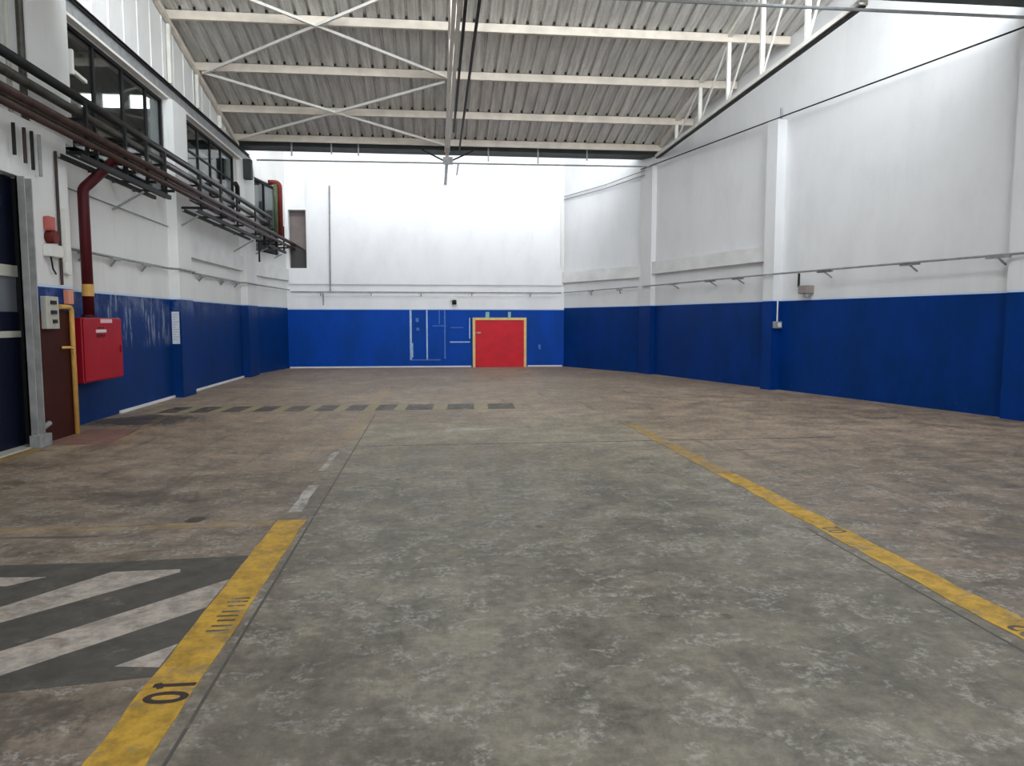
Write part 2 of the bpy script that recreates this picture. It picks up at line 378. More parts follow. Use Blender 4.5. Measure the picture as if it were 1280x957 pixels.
paint('painted_line', [(-5.1, 8.2), (-4.95, 8.2), (-4.93, 9.55), (-5.08, 9.55)], M['yellow_worn'], 0.003, 'yellow line at the door sill')
paint('painted_line', [(-4.25, 9.75), (-4.1, 9.75), (-4.5, 12.6), (-4.65, 12.6)], M['yellow_faint'], 0.002, 'faint yellow line beside the red patch')
# dark ground of the zebra and its white bars
paint('painted_ground', [(-3.6, 4.96), (-3.6, 2.9), (-1.9, 3.2), (-1.29, 3.28), (-1.29, 4.98), (-2.2, 4.93)], M['dark_paint'], 0.0015, 'dark grey ground of the zebra')
paint('zebra_bar', [(-2.95, 4.62), (-2.60, 4.535), (-2.45, 4.68), (-3.0, 4.72)], M['white_paint'], 0.003)
paint('zebra_bar', [(-2.43, 4.22), (-2.70, 3.95), (-2.55, 3.75), (-2.30, 3.999), (-1.644, 4.688), (-1.66, 4.74), (-2.077, 4.733)], M['white_paint'], 0.003)
paint('zebra_bar', [(-2.103, 3.637), (-2.45, 3.28), (-2.30, 3.02), (-1.961, 3.38), (-1.295, 4.08), (-1.292, 4.519)], M['white_paint'], 0.003)
paint('zebra_bar', [(-1.50, 3.40), (-1.292, 3.37), (-1.292, 3.613)], M['white_paint'], 0.003)
# yellow and black hatched cross line
xs = -5.1
k = 0
while xs < 1.2:
    w = (0.20, 0.34)[k % 2] if xs < -0.6 else (0.26, 0.5)[k % 2]
    paint('hatch_bar', [(xs, 13.1), (xs + w, 13.1), (xs + w + 0.04, 13.95), (xs + 0.04, 13.95)], M['cream_paint'] if k % 2 == 0 else M['black_paint'], 0.0025)
    xs += w; k += 1
paint('red_patch', [(-5.13, 9.9), (-4.25, 9.75), (-4.42, 11.15), (-5.13, 11.25)], M['red_floor'], 0.002, 'red painted patch by the maroon panel')
paint('oil_spot', [(-1.95 + 0.07 * math.cos(a * 0.7) * (1 + 0.2 * (a % 2)), 5.95 + 0.09 * math.sin(a * 0.7)) for a in range(9)], M['black_paint'], 0.0016)
# joints cut in the slab
paint('slab_joint', [(-0.985, 0.3), (-0.97, 0.3), (-1.05, 12.5), (-1.065, 12.5)], M['dark_paint'], 0.0012)
paint('slab_joint', [(-0.9, 9.30), (5.5, 9.36), (5.5, 9.385), (-0.9, 9.33)], M['dark_paint'], 0.0012)
paint('slab_joint', [(2.80, 0.8), (2.815, 0.8), (2.86, 5.2), (2.845, 5.2)], M['dark_paint'], 0.0012)
paint('scuff', [(0.1, 10.45), (0.6, 10.5), (0.9, 10.62), (0.45, 10.8), (0.15, 10.7)], M['white_worn'], 0.0016, 'pale scuffed patch')
# stencilled numbers: they read away from the viewer, tops to the left
def stencil(body, x, y, size, m, label):
    mt = Matrix.Translation((x, y, 0.0034)) @ Matrix.Rotation(math.pi / 2, 4, 'Z') @ Matrix.Diagonal((.85, 1, 1, 1))
    return lab(text_mesh(body, size, 'stencilled_number', m, mt, fl), label)
stencil('01', -1.075, 3.03, 0.25, M['ink'], 'black stencilled 01')
paint('stencilled_flag', [(-1.250, 3.205), (-1.222, 3.215), (-1.200, 3.165), (-1.226, 3.160)], M['ink'], 0.0042, 'flag of the black 1')
stencil('02', 3.10, 3.22, 0.20, M['ink_worn'], 'worn black stencil near the right edge')
stencil('02', 3.10, 5.05, 0.20, M['ink_worn'], 'worn black stencil on the right line')
for k, yy in enumerate((3.74, 3.80, 3.87, 3.93, 3.99, 4.07, 4.13, 4.18)):
    paint('faded_marking', [(-1.20 + 0.01 * (k % 3), yy), (-1.085, yy), (-1.085, yy + 0.022), (-1.20 + 0.01 * (k % 3), yy + 0.022)], M['ink_worn'], 0.0036)

# ---- wall builder: a run of wall from A to B with holes (u0,u1,z0,z1), outside to the given side
def wall_run(mb, A, B, th, zt0, zt1, holes=(), out=1):
    A, B = Vector(A), Vector(B); L = (B - A).length; d = (B - A) / L; n = Vector((d.y, -d.x)) * out * th
    cuts = sorted({0.0, L} | {h[0] for h in holes} | {h[1] for h in holes})
    top = lambda u: zt0 + (zt1 - zt0) * u / L
    for a, b in zip(cuts, cuts[1:]):
        P, Q = A + d * a, A + d * b; pl = [tuple(P), tuple(Q), tuple(Q + n), tuple(P + n)]
        hs = [h for h in holes if h[0] <= a + 1e-6 and h[1] >= b - 1e-6]
        z = 0.0
        for h in sorted(hs, key=lambda h: h[2]):
            if h[2] > z + 1e-6: mb.hexa(pl, z, h[2])
            z = h[3]
        mb.hexa(pl, z, [top(a), top(b), top(b), top(a)])
    return mb

# left wall (inner face x=-5.5), last bay turns in slightly towards the back corner
LX = -5.5
w = MB()
wall_run(w, (LX, -5), (LX, 0.0), 0.25, 9.2, 9.2, out=-1)
wall_run(w, (LX, 0.0), (LX, 10.8), 0.25, 9.3, zr(10.7, 10.7), [], out=-1)
Y0 = 10.8
wall_run(w, (LX, Y0), (LX, 21.4), 0.25, zr(Y0) + 0.02, zr(21.4) + 0.02, [(11.65 - Y0, 15.75 - Y0, 4.1, 6.10), (17.1 - Y0, 20.95 - Y0, 4.3, 6.10)], out=-1)
wall_run(w, (LX, 21.4), (LX, 22.4), 0.25, 9.6, 9.6, out=-1)
A3, B3 = Vector((LX, 22.4)), Vector((-5.02, 25.3)); D3 = (B3 - A3).normalized(); L3 = (B3 - A3).length; N3 = Vector((D3.y, -D3.x))
wall_run(w, tuple(A3), tuple(B3), 0.25, 9.6, 8.9, [(0.35, 2.35, 3.75, 5.95)], out=-1)
# pilasters
for a, b in ((15.75, 16.55), (21.25, 22.35)):
    w.box(LX - 0.01, LX + 0.20, a, b, 0, 6.11)
w.box(LX - 0.01, LX + 0.22, 10.35, 11.45, 4.15, zr(11.45) - 0.25)
wl = struct(w.build('wall_left', M['wall_l']))
# thicker near block with the side door in it
w = MB()
w.box(LX, -5.15, 9.85, 10.95, 0, 4.15); w.box(LX, -5.15, 6.2, 9.85, 3.4, 4.15); w.box(LX, -5.15, -5, 6.2, 0, 4.15)
nb = w.build('wall_block', M['wall_l'], wl)
MB().box(-5.149, -5.14, 9.86, 10.93, 0.0, 1.74).build('painted_panel', M['brown'], wl)['label'] = 'maroon painted panel'
MB().box(LX + 0.001, LX + 0.03, 13.1, 15.74, 0, 0.05).box(LX, LX + 0.03, 16.56, 21.24, 0, 0.05).build('skirting', M['white'], wl)
for a, b in ((16.6, 21.2),):
    MB().box(LX, LX + 0.10, a, b, 3.02, 3.42).build('ledge', M['white'], wl)
P = lambda u, o=0.0: tuple(A3 + D3 * u + N3 * o)
MB().hexa([P(0.05), P(L3 - .02), P(L3 - .02, .09), P(0.05, .09)], 2.98, 3.36).build('ledge', M['white'], wl)
# cladding battens above the head beam (thin upright seams)
b = MB()
yy = 11.5
while yy < 21.3:
    b.box(LX, LX + 0.018, yy, yy + 0.03, 6.5, zr(yy + .03) - 0.02); yy += 0.62
b.build('cladding_seam', M['white'], wl)

# right wall: oblique run, kinked at the valley column
K = Vector((6.50, 21.60)); E0 = Vector((4.51, 25.3)); dR = Vector((9.46 - 6.61, 10.95 - 21.28)).normalized()
FR = K + dR * 27.5
nR = Vector((-dR.y, dR.x))            # points outwards (+x)
if nR.x < 0: nR = -nR
def RP(s, o=0.0): p = K + dR * s - nR * o; return (p.x, p.y)   # s metres along the wall towards the viewer, o metres into the room
w = MB()
def rseg(s0, s1, z0a, z0b):
    a, b_ = K + dR * s0, K + dR * s1
    w.hexa([tuple(a), tuple(b_), tuple(b_ + nR * .3), tuple(a + nR * .3)], 0, [z0a, z0b, z0b, z0a])
sv = (21.6 - 10.8) / -dR.y; s1 = (21.6 - 0.1) / -dR.y
rseg(0, 0.2, 9.6, 9.6); rseg(0.2, sv, zr(21.4) + .02, zr(10.8) + .02); rseg(sv, s1, zr(10.7, 10.7) + .02, zr(0.1, 10.7) + .02); rseg(s1, 27.5, 9.2, 9.2)
nC = Vector((K.y - E0.y, -(K.x - E0.x))).normalized()
if nC.x < 0: nC = -nC
w.hexa([tuple(E0), tuple(K), tuple(K + nC * .3), tuple(E0 + nC * .3)], 0, [8.9, 9.6, 9.6, 8.9])
def rcol(s0, s1, p, zt):
    w.hexa([RP(s0), RP(s1), RP(s1, p), RP(s0, p)], 0, zt)
rcol(-0.35, 0.30, 0.16, 6.2); rcol(5.34, 5.68, 0.26, 6.18); rcol(11.02, 11.6, 0.16, 6.2)
wr = struct(w.build('wall_right', M['wall_r']))
def rband(s0, s1, o, z0, z1, name='ledge', m=None, par=None):
    return MB().hexa([RP(s0), RP(s1), RP(s1, o), RP(s0, o)], z0, z1).build(name, m or M['white'], par or wr)
rband(0.30, 5.36, 0.13, 3.02, 3.38)
cdir = (E0 - K).normalized(); CP = lambda s, o=0.0: tuple(K + cdir * s - nC * o)
MB().hexa([CP(0.30), CP(4.18), CP(4.18, .10), CP(0.30, .10)], 2.95, 3.32).build('ledge', M['white'], wr)

# back wall with the tall opening near the left corner
w = MB()
wall_run(w, (-5.6, 25.3), (4.9, 25.3), 0.25, 8.92, 8.92, [(5.6 - 4.93, 5.6 - 4.35, 3.40, 5.35)], out=-1)
wb = struct(w.build('wall_back', M['wall_b']))
MB().box(-4.30, 4.45, 25.25, 25.301, 2.86, 6.9).box(-4.95, -4.30, 25.25, 25.301, 2.86, 3.39).build('ledge', M['wall_b'], wb)['label'] = 'slightly proud upper panel of the back wall'
MB().box(-4.98, 1.22, 25.26, 25.301, 0, 0.05).box(3.22, 4.45, 25.26, 25.301, 0, 0.05).build('skirting', M['white'], wb)
# scraped marks left on the blue dado
def bmark(x0, x1, z0, z1, m):
    MB().box(x0, x1, 25.292, 25.301, z0, z1).build('paint_scrape', m, wb)
bmark(-0.91, -0.84, 0.26, 1.99, M['mark_blue']); bmark(-0.86, -0.80, 0.35, 0.85, M['mark_blue']); bmark(-0.34, -0.29, 0.28, 1.99, M['mark_blue'])
bmark(0.10, 0.13, 1.5, 1.99, M['mark_faint']); bmark(0.28, 0.33, 0.30, 1.99, M['mark_faint'])
bmark(-0.9, 0.15, 0.24, 0.28, M['mark_faint']); bmark(0.48, 1.18, 0.86, 0.90, M['mark_blue']); bmark(0.5, 0.95, 1.37, 1.40, M['mark_faint'])
bmark(-0.12, 0.35, 1.43, 1.46, M['mark_faint']); bmark(-0.70, -0.60, 1.58, 1.72, M['mark_faint']); bmark(-0.68, -0.58, 1.28, 1.38, M['mark_faint'])
bmark(1.15, 1.19, 1.0, 1.72, M['mark_blue']); bmark(3.60, 3.68, 0.62, 0.78, M['mark_faint'])
bmark(1.73, 1.86, 1.74, 1.93, M['mark_teal']); bmark(2.52, 2.62, 1.74, 1.93, M['mark_teal'])
# room seen through the opening
MB().hexa([(-4.95, 25.62), (-4.34, 25.62), (-4.34, 25.66), (-4.95, 25.66)], [4.35, 3.98, 3.98, 4.35], 5.5).build('recess_board', M['room_brown'], wb)
MB().box(-4.95, -4.34, 25.70, 25.74, 3.3, 4.4).build('recess_board', M['room_grey_dark'], wb)
MB().box(-4.98, -4.93, 25.56, 27.2, 3.3, 5.5).box(-4.35, -4.30, 25.56, 27.2, 3.3, 5.5).box(-4.98, -4.3, 25.56, 27.2, 5.35, 5.4).box(-4.98, -4.3, 25.56, 27.2, 3.35, 3.4).build('recess_lining', M['room_brown'], wb)

# unseen front wall behind the viewer; its doorway gap is added for light
struct(MB().box(-5.8, 0, -5.25, -5.0, 0, 9.2).box(7.0, 15.2, -5.25, -5.0, 0, 9.2).box(0, 7, -5.25, -5.0, 4.0, 9.2).build('wall_front', M['white']))

# ---- sawtooth roof
def ribbed(x0, x1, y0, y1, ya, za):
    """trapezoid sheet: broad flats down on the purlins, narrow crests up"""
    m = MB(); prof = []; x = x0
    while x < x1:
        prof += [(x, 0.0), (x + 0.210, 0.0), (x + 0.224, 0.05), (x + 0.266, 0.05)]; x += 0.288
    prof.append((x1 + .3, 0.0)); n = len(prof)
    for t in (0.0, 0.004):
        for yy in (y0, y1):
            m.v += [(px, yy, zr(yy, ya, za) + h + t) for px, h in prof]
    for k in range(n - 1):
        m.f.append((k, k + 1, n + k + 1, n + k)); m.f.append((2 * n + k, 3 * n + k, 3 * n + k + 1, 2 * n + k + 1))
        m.f.append((k, 2 * n + k, 2 * n + k + 1, k + 1)); m.f.append((n + k, n + k + 1, 3 * n + k + 1, 3 * n + k))
    return m
ce = struct(ribbed(-6.0, 9.9, 10.75, 21.45, 21.4, 6.665).build('ceiling', M['roof']))
for xa_, xb_ in ((-6.0, -1.6), (-0.3, 4.4), (6.0, 13.2)): ribbed(xa_, xb_, 0.05, 10.75, 10.7, 6.665).build('roof_sheet', M['roof'], ce)  # unseen gaps between these sheets, added to light the near floor
MB().box(-6.2, 15.4, -5.4, 0.0, 9.2, 9.3).build('roof_sheet', M['roof'], ce)
MB().hexa([(-6.2, 21.95), (8, 21.95), (8, 25.8), (-6.2, 25.8)], [9.55, 9.55, 8.85, 8.85], [9.65, 9.65, 8.95, 8.95]).build('roof_sheet', M['roof'], ce)
# unseen blocker above the far valley, added to cut the far light
MB().box(-5.75, 7.1, 21.40, 21.55, 8.35, 9.7).build('light_blocker', M['white'], ce)
# valley gutters
MB().box(-5.5, 6.62, 21.32, 21.92, 6.51, 6.64).box(-5.5, 6.7, 21.85, 21.95, 6.51, 6.85).build('valley_gutter', M['gutter'], ce)
MB().box(-5.5, 9.55, 10.55, 10.95, 6.55, 6.80).build('valley_gutter', M['gutter'], ce)

# ---- left windows
def window_struct(name, y0, y1, z0, z1, mull, rails, x=LX - 0.045, pane_mat=None):
    root = bpy.data.objects.new(name, None); COL.objects.link(root); root.location = (x, (y0 + y1) / 2, z0); struct(root)
    f = MB(); t = 0.055
    f.box(x - .03, x + .03, y0, y1, z0, z0 + t).box(x - .03, x + .03, y0, y1, z1 - t, z1).box(x - .03, x + .03, y0, y0 + t, z0 + t, z1 - t).box(x - .03, x + .03, y1 - t, y1, z0 + t, z1 - t)
    f.build('window_frame', M['steel_dark'], root)
    mb = MB()
    for q_ in mull: mb.box(x - .025, x + .025, q_ - .03, q_ + .03, z0 + t, z1 - t)
    for q_ in rails: mb.box(x - .02, x + .02, y0 + t, y1 - t, q_ - .02, q_ + .02)
    mb.build('mullion', M['steel_dark'], root)
    MB().box(x - .005, x + .005, y0 + t, y1 - t, z0 + t, z1 - t).build('pane', pane_mat or M['glass'], root)
    return root
window_struct('window_1', 11.65, 15.75, 4.1, 6.10, (12.8, 13.9, 14.95), ())
w2 = window_struct('window_2', 17.1, 20.95, 4.3, 6.10, (18.0, 18.95, 19.85), (5.45,))
MB().box(LX - 0.24, LX - 0.20, 17.1, 19.6, 4.3, 5.75).build('blind_board', M['room_grey'], w2)
# third window lies on the turned-in bay
w3 = bpy.data.objects.new('window_3', None); COL.objects.link(w3); w3.location = (LX, 23.5, 3.75); struct(w3)
m3 = MB()
def p3(u0, u1, o0, o1): return [P(u0, o0), P(u1, o0), P(u1, o1), P(u0, o1)]
for u0, u1, za, zb in ((0.35, 2.35, 3.75, 3.81), (0.35, 2.35, 5.89, 5.95), (0.35, 0.41, 3.8, 5.9), (2.29, 2.35, 3.8, 5.9), (1.35, 1.41, 3.8, 5.9)):
    m3.hexa(p3(u0, u1, -.12, -.06), za, zb)
m3.build('window_frame', M['steel_dark'], w3)
MB().hexa(p3(0.41, 2.29, -.10, -.09), 3.81, 5.89).build('pane', M['glass'], w3)
MB().hexa(p3(0.35, 2.35, -.24, -.20), 3.75, 5.95).build('blind_board', M['room_grey'], w3)
# next-door room seen through the first two windows, with a bright strip of windows in its end wall
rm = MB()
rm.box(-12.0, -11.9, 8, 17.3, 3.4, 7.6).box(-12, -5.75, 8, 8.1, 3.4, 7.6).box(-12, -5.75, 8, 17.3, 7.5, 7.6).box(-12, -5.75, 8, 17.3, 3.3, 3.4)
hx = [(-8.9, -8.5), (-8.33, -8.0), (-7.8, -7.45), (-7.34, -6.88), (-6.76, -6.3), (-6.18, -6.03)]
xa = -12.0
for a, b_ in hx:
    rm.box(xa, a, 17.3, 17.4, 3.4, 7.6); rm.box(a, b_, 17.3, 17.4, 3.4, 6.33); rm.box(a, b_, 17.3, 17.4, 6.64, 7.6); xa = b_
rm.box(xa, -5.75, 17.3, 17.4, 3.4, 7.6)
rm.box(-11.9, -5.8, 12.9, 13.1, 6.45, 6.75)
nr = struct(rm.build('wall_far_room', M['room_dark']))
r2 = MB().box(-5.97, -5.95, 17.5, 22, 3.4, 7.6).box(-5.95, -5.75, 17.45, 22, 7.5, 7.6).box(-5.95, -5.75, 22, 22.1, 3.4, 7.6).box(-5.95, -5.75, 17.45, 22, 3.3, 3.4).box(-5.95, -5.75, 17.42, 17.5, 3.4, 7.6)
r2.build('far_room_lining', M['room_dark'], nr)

# ---- doors
d1 = bpy.data.objects.new('door_1', None); COL.objects.link(d1); d1.location = (-5.30, 8.0, 0); struct(d1)
MB().box(-5.34, -5.28, 6.22, 9.82, 0.0, 1.40).box(-5.34, -5.28, 6.22, 9.82, 1.48, 1.72).box(-5.34, -5.28, 6.22, 9.82, 2.30, 3.40).build('door_panel', M['navy'], d1, 0.01)
MB().box(-5.345, -5.27, 6.22, 9.82, 1.40, 1.48).box(-5.345, -5.27, 6.22, 9.82, 2.16, 2.30).build('door_rail', M['beige'], d1)
MB().box(-5.32, -5.30, 6.22, 9.82, 1.72, 2.16).build('door_pane', mat('grey_acrylic_pane', (0.16, 0.17, 0.19), 0.25), d1)
MB().box(-5.36, -5.10, 6.22, 9.82, 0.0, 0.02).build('door_sill', M['beige'], d1)
g = MB().box(-5.13, -5.03, 9.62, 9.64, 0.02, 3.38).box(-5.13, -5.11, 9.62, 9.80, 0.02, 3.38).box(-5.13, -5.03, 9.78, 9.80, 0.02, 3.38)
g.build('door_track', M['galv'], d1)
MB().box(-5.30, -5.145, 9.825, 9.848, 0.02, 3.39).build('door_jamb', M['steel_dark'], d1)
MB().box(-5.12, -4.98, 9.58, 9.86, 0.0, 0.16).build('track_foot', M['steel_grey'], d1, 0.01)
MB().tube([(-5.09, 9.84, 0.22), (-5.09, 10.02, 0.26)], 0.035).build('track_bolt', M['steel_grey'], d1)

d2 = bpy.data.objects.new('door_2', None); COL.objects.link(d2); d2.location = (2.22, 25.25, 0); struct(d2)
MB().box(1.36, 3.07, 25.20, 25.29, 0.0, 1.64).build('door_leaf', M['red_door'], d2, 0.01)
MB().box(1.27, 1.36, 25.17, 25.30, 0, 1.73).box(3.07, 3.16, 25.17, 25.30, 0, 1.73).box(1.36, 3.07, 25.17, 25.30, 1.64, 1.73).build('door_frame', M['frame_yellow'], d2, 0.006)
MB().box(1.40, 1.55, 25.17, 25.20, 1.18, 1.23).build('door_handle', M['steel_grey'], d2)

# ================================================================ ROOF STEEL
PY = [16.1, 17.85, 19.6, 21.05]
PZ = [7.90, 7.46, 7.02, 6.66]
def right_x(y): return K.x + dR.x * (21.6 - y) / -dR.y
names = ['nearest of the four, right at the top edge of the photo', 'second from the top of the photo, between two bracing crosses',
         'third from the top of the photo, under the last bracing cross', 'farthest one just above the dark valley gutter']
for y, z, nm in zip(PY, PZ, names):
    xr = right_x(y) - 0.02
    m = MB(); m.box(LX + .01, xr, y - .045, y - .035, z - .09, z + .085)       # channel: web towards the viewer
    m.box(LX + .01, xr, y - .035, y + .04, z - .09, z - .08).box(LX + .01, xr, y - .035, y + .04, z + .075, z + .085)
    po = tag(m.build('roof_purlin', M['steel_cream']), 'cream steel roof purlin, ' + nm, 'roof beam', 'roof purlins across the hall')
    # a small dark block under every rib of the sheet
    bx = -6.0 + 0.245 + 0.288 * 2; dot0 = None
    while bx < xr - .1:
        if dot0 is None:
            dot0 = MB().box(bx - .018, bx + .018, y - .10, y - .06, zr(y - .08) - .025, zr(y - .08) + .03).build('rib_dot', M['steel_dark'], po); b0x = bx
        else:
            c = dot0.copy(); c.location.x = bx - b0x; COL.objects.link(c); c.parent = po
        bx += 0.288

def truss(label, x, mid):
    t = thing('roof_truss', label, 'truss', (x, 16.2, 6.45), 'roof trusses along the hall')
    ys = [10.9, 12.6, 14.4, 16.1, 17.85, 19.6]
    tz = lambda yy: zr(yy) - (0.33 if mid else 0.05)
    MB().angle((x - .04, 10.9, 6.45), (x - .04, 21.3, 6.45), .07, .010, -1).angle((x + .04, 10.9, 6.45), (x + .04, 21.3, 6.45), .07, .010, 1).build('bottom_chord', M['steel_white'], t)
    MB().beam((x, 10.9, tz(10.9)), (x, 21.25, tz(21.25)), .10, .09).build('top_chord', M['steel_cream'] if mid else M['steel_white'], t)
    for yy in ys:
        MB().beam((x, yy, 6.5), (x, yy, tz(yy) - .04), .085 if not mid else .06, .07).build('post', M['steel_white'], t)
    for a, b_ in zip(ys, ys[1:]):
        MB().beam((x, b_, 6.5), (x, a, tz(a) - .05), .035, .035).build('diagonal', M['steel_white'], t)
    if mid:
        MB().hexa([(x-.12,21.22),(x+.16,21.22),(x+.16,21.30),(x-.12,21.30)], 6.10, 6.30).box(x-.05,x+.05,21.22,21.30,6.30,6.6).build('hub_plate', M['steel_grey'], t)
        MB().beam((x - .72, 21.28, 6.50), (x - .1, 21.25, 6.20), .035, .04).beam((x + .75, 21.28, 6.50), (x + .12, 21.25, 6.20), .035, .04).build('knee_brace', M['steel_dark'], t)
        MB().beam((x, 21.95, 6.30), (x, 25.24, 6.30), .09, .06).build('chord_extension', M['steel_grey'], t)
    else:
        MB().box(x + .14, x + .30, 21.2, 21.32, 6.1, 6.42).build('end_bracket', M['gutter'], t)
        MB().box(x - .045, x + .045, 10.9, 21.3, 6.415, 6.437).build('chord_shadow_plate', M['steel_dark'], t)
    return t
truss('white steel roof truss running down the middle of the hall, seen edge-on', 0.36, True)
truss('white open roof truss with upright posts along the right-hand wall top', 6.58, False)
# left truss is flush in the cladding: posts and top chord only
t = thing('roof_truss', 'cream truss posts set in the pale cladding along the left wall top', 'truss', (LX + .05, 16, 6.5), 'roof trusses along the hall')
MB().beam((LX + .06, 11.0, zr(11) - .22), (LX + .06, 21.2, zr(21.2) - .22), .08, .10).build('top_chord', M['steel_cream'], t)
for yy in PY: MB().box(LX + .02, LX + .09, yy - .04, yy + .04, 6.52, zr(yy) - .28).build('post', M['steel_white'], t)
# wind bracing in the left half of the roof: flat crosses between the left wall and the centre truss
def pz(y): return 7.80 - 0.25 * (y - 16.1)
XL, XR, XM = LX + .15, 0.28, -2.6
def brace(a, b, lb):
    tag(MB().angle((a[0], a[1], pz(a[1]) - .02), (b[0], b[1], pz(b[1]) - .02), .05, .008).build('wind_brace', M['steel_white']), lb, 'roof brace', 'crossed roof bracing')
brace((XL, 17.95), (XR, 14.35), 'nearer thin white roof brace rising from the left wall to the top of the photo')
brace((XL, 14.35), (XR, 17.75), 'thin white roof brace falling from top left to the second purlin at the centre truss')
brace((XL, 17.9), (XR, 21.0), 'thin white roof brace falling from the second purlin to the farthest purlin')
brace((XL, 20.95), (XR, 17.95), 'thin white roof brace rising from the far left roof corner to the centre truss')

# tie bars and cable runs across / along the hall
tag(MB().tube([(-4.95, 21.25, 6.10), (6.35, 21.25, 6.16)], .022, 8).build('tie_bar', M['steel_grey']), 'thin grey tie bar stretched across the hall below the far valley gutter', 'tie bar')
tag(MB().tube([(0.6, 10.75, 6.30), (9.46, 10.75, 6.31)], .026, 8).build('tie_bar', M['steel_grey']), 'grey tie bar crossing the very top right of the photo', 'tie bar')
t = tag(MB().tube([(0.70, 10.9, 6.43), (0.70, 21.3, 6.43)], .028, 8).build('overhead_cable', M['steel_dark']), 'black cable run just right of the centre truss under the roof', 'cable')
MB().tube([(0.70, 21.95, 6.25), (0.70, 23.5, 6.25)], .022, 8).build('cable_end', M['steel_grey'], t)
tag(MB().beam((0.50, 10.9, 6.50), (0.50, 19.2, 6.50), .05, .05).build('chord_shade_bar', M['steel_dark']), 'dark bar standing in for the shaded right side of the centre truss chord', 'conduit')  # dark bar drawn as the shaded right side of the white chord
for k, (x, h) in enumerate(((-4.0, .30), (-2.9, .18), (-2.15, .22), (1.55, .34), (3.0, .40), (4.45, .20))):
    lb = ['leftmost short grey hanger rod under the far valley gutter', 'second short hanger rod from the left under the far gutter', 'third short hanger rod, left of the centre truss under the far gutter',
          'short hanger rod just right of the centre truss under the far gutter', 'longer hanger rod right of centre reaching the tie bar', 'rightmost short hanger rod under the far gutter'][k]
    tag(MB().box(x - .02, x + .02, 21.26, 21.30, 6.42 - h * .6, 6.66).build('hanger_rod', M['steel_grey']), lb, 'hanger rod', 'hanger rods under the valley gutter')

# head beam over the left windows (channel with bright lower flange)
t = thing('head_beam', 'grey steel channel beam with bright lower flange above the left windows', 'beam', (LX + .1, 16, 6.1))
MB().box(LX + .005, LX + .12, 10.4, 22.35, 6.115, 6.16).build('lower_flange', M['steel_white'], t)
MB().box(LX + .06, LX + .08, 10.4, 22.35, 6.16, 6.38).build('web', M['steel_grey'], t)
MB().box(LX + .005, LX + .12, 10.4, 22.35, 6.38, 6.40).box(LX + .005, LX + .10, 10.4, 22.35, 6.45, 6.47).build('upper_flange', M['steel_dark'], t)
tag(MB().box(LX + .205, LX + .42, 21.1, 21.31, 5.55, 6.10).build('junction_box', M['gutter'], bevel=.01), 'dark junction box where the head beam meets the far left column', 'junction box')

# ================================================================ PIPE RACK ON THE LEFT WALL
def run(name, lb, x, z, y0, y1, r, m):
    return tag(MB().tube([(x, y0, z), (x, y1, z)], r, 14).build(name, m, smooth=True), lb, 'pipe', 'long pipes on the left wall rack')
run('service_pipe', 'thick black pipe, topmost of the long pipes on the left wall rack', -4.98, 4.73, 5.5, 22.9, .062, M['pipe_black'])
run('service_pipe', 'grey lagged pipe, second from the top of the left wall rack', -4.98, 4.52, 5.5, 22.9, .062, M['pipe_grey'])
run('service_pipe', 'reddish brown pipe, third from the top of the left wall rack', -4.80, 4.21, 5.5, 25.6, .055, M['pipe_brown'])
run('service_pipe', 'thin dark brown pipe, lowest of the long pipes on the left wall rack', -4.80, 4.06, 5.5, 25.6, .045, M['pipe_brown'])
run('service_pipe', 'thin grey pipe tucked behind the brown pipes on the left wall rack', -5.06, 4.27, 5.5, 23.4, .04, M['pipe_grey'])
def rack(lb, y0, y1, ups, z=3.84, struts=()):
    t = thing('pipe_rack', lb, 'pipe rack', (-5.0, (y0 + y1) / 2, z), 'pipe racks on the left wall')
    MB().angle((-4.86, y0, z), (-4.86, y1, z), .06, .010, 1).build('bottom_angle', M['steel_dark'], t)
    MB().angle((-5.12, y0, z), (-5.12, y1, z), .05, .010, 1).build('inner_angle', M['steel_dark'], t)
    for yy in ups:
        MB().box(-4.905, -4.865, yy - .025, yy + .025, z, 4.66).build('upright', M['steel_dark'], t)
        MB().beam((LX + .02, yy + .04, 3.98), (-4.75, yy + .04, 3.98), .045, .045).build('crossarm', M['steel_dark'], t)
        MB().beam((LX + .02, yy + .04, 4.44), (-4.88, yy + .04, 4.44), .04, .04).build('crossarm', M['steel_dark'], t)
        if yy in struts: MB().beam((LX + .02, yy, 3.50), (-4.95, yy, z - .03), .03, .03).build('strut', M['steel_grey'], t)
    return t
rack('dark steel pipe rack under the pipes across the first window bay', 10.7, 14.1, (11.0, 12.3, 13.15, 14.0), 3.84, (13.15,))
rack('dark steel pipe rack under the pipes across the second window bay', 15.6, 20.9, (16.0, 17.4, 18.8, 20.6), 3.84, (16.0, 20.6))
rack('short far pipe rack just before the back corner', 22.0, 24.4, (22.3, 23.3, 24.3), 3.80, (22.3, 24.3))
# short drop rods
tag(MB().box(-4.90, -4.86, 20.9, 20.94, 3.25, 3.8).build('drop_rod', M['steel_dark']), 'dark upright rod hanging below the second pipe rack', 'rod')

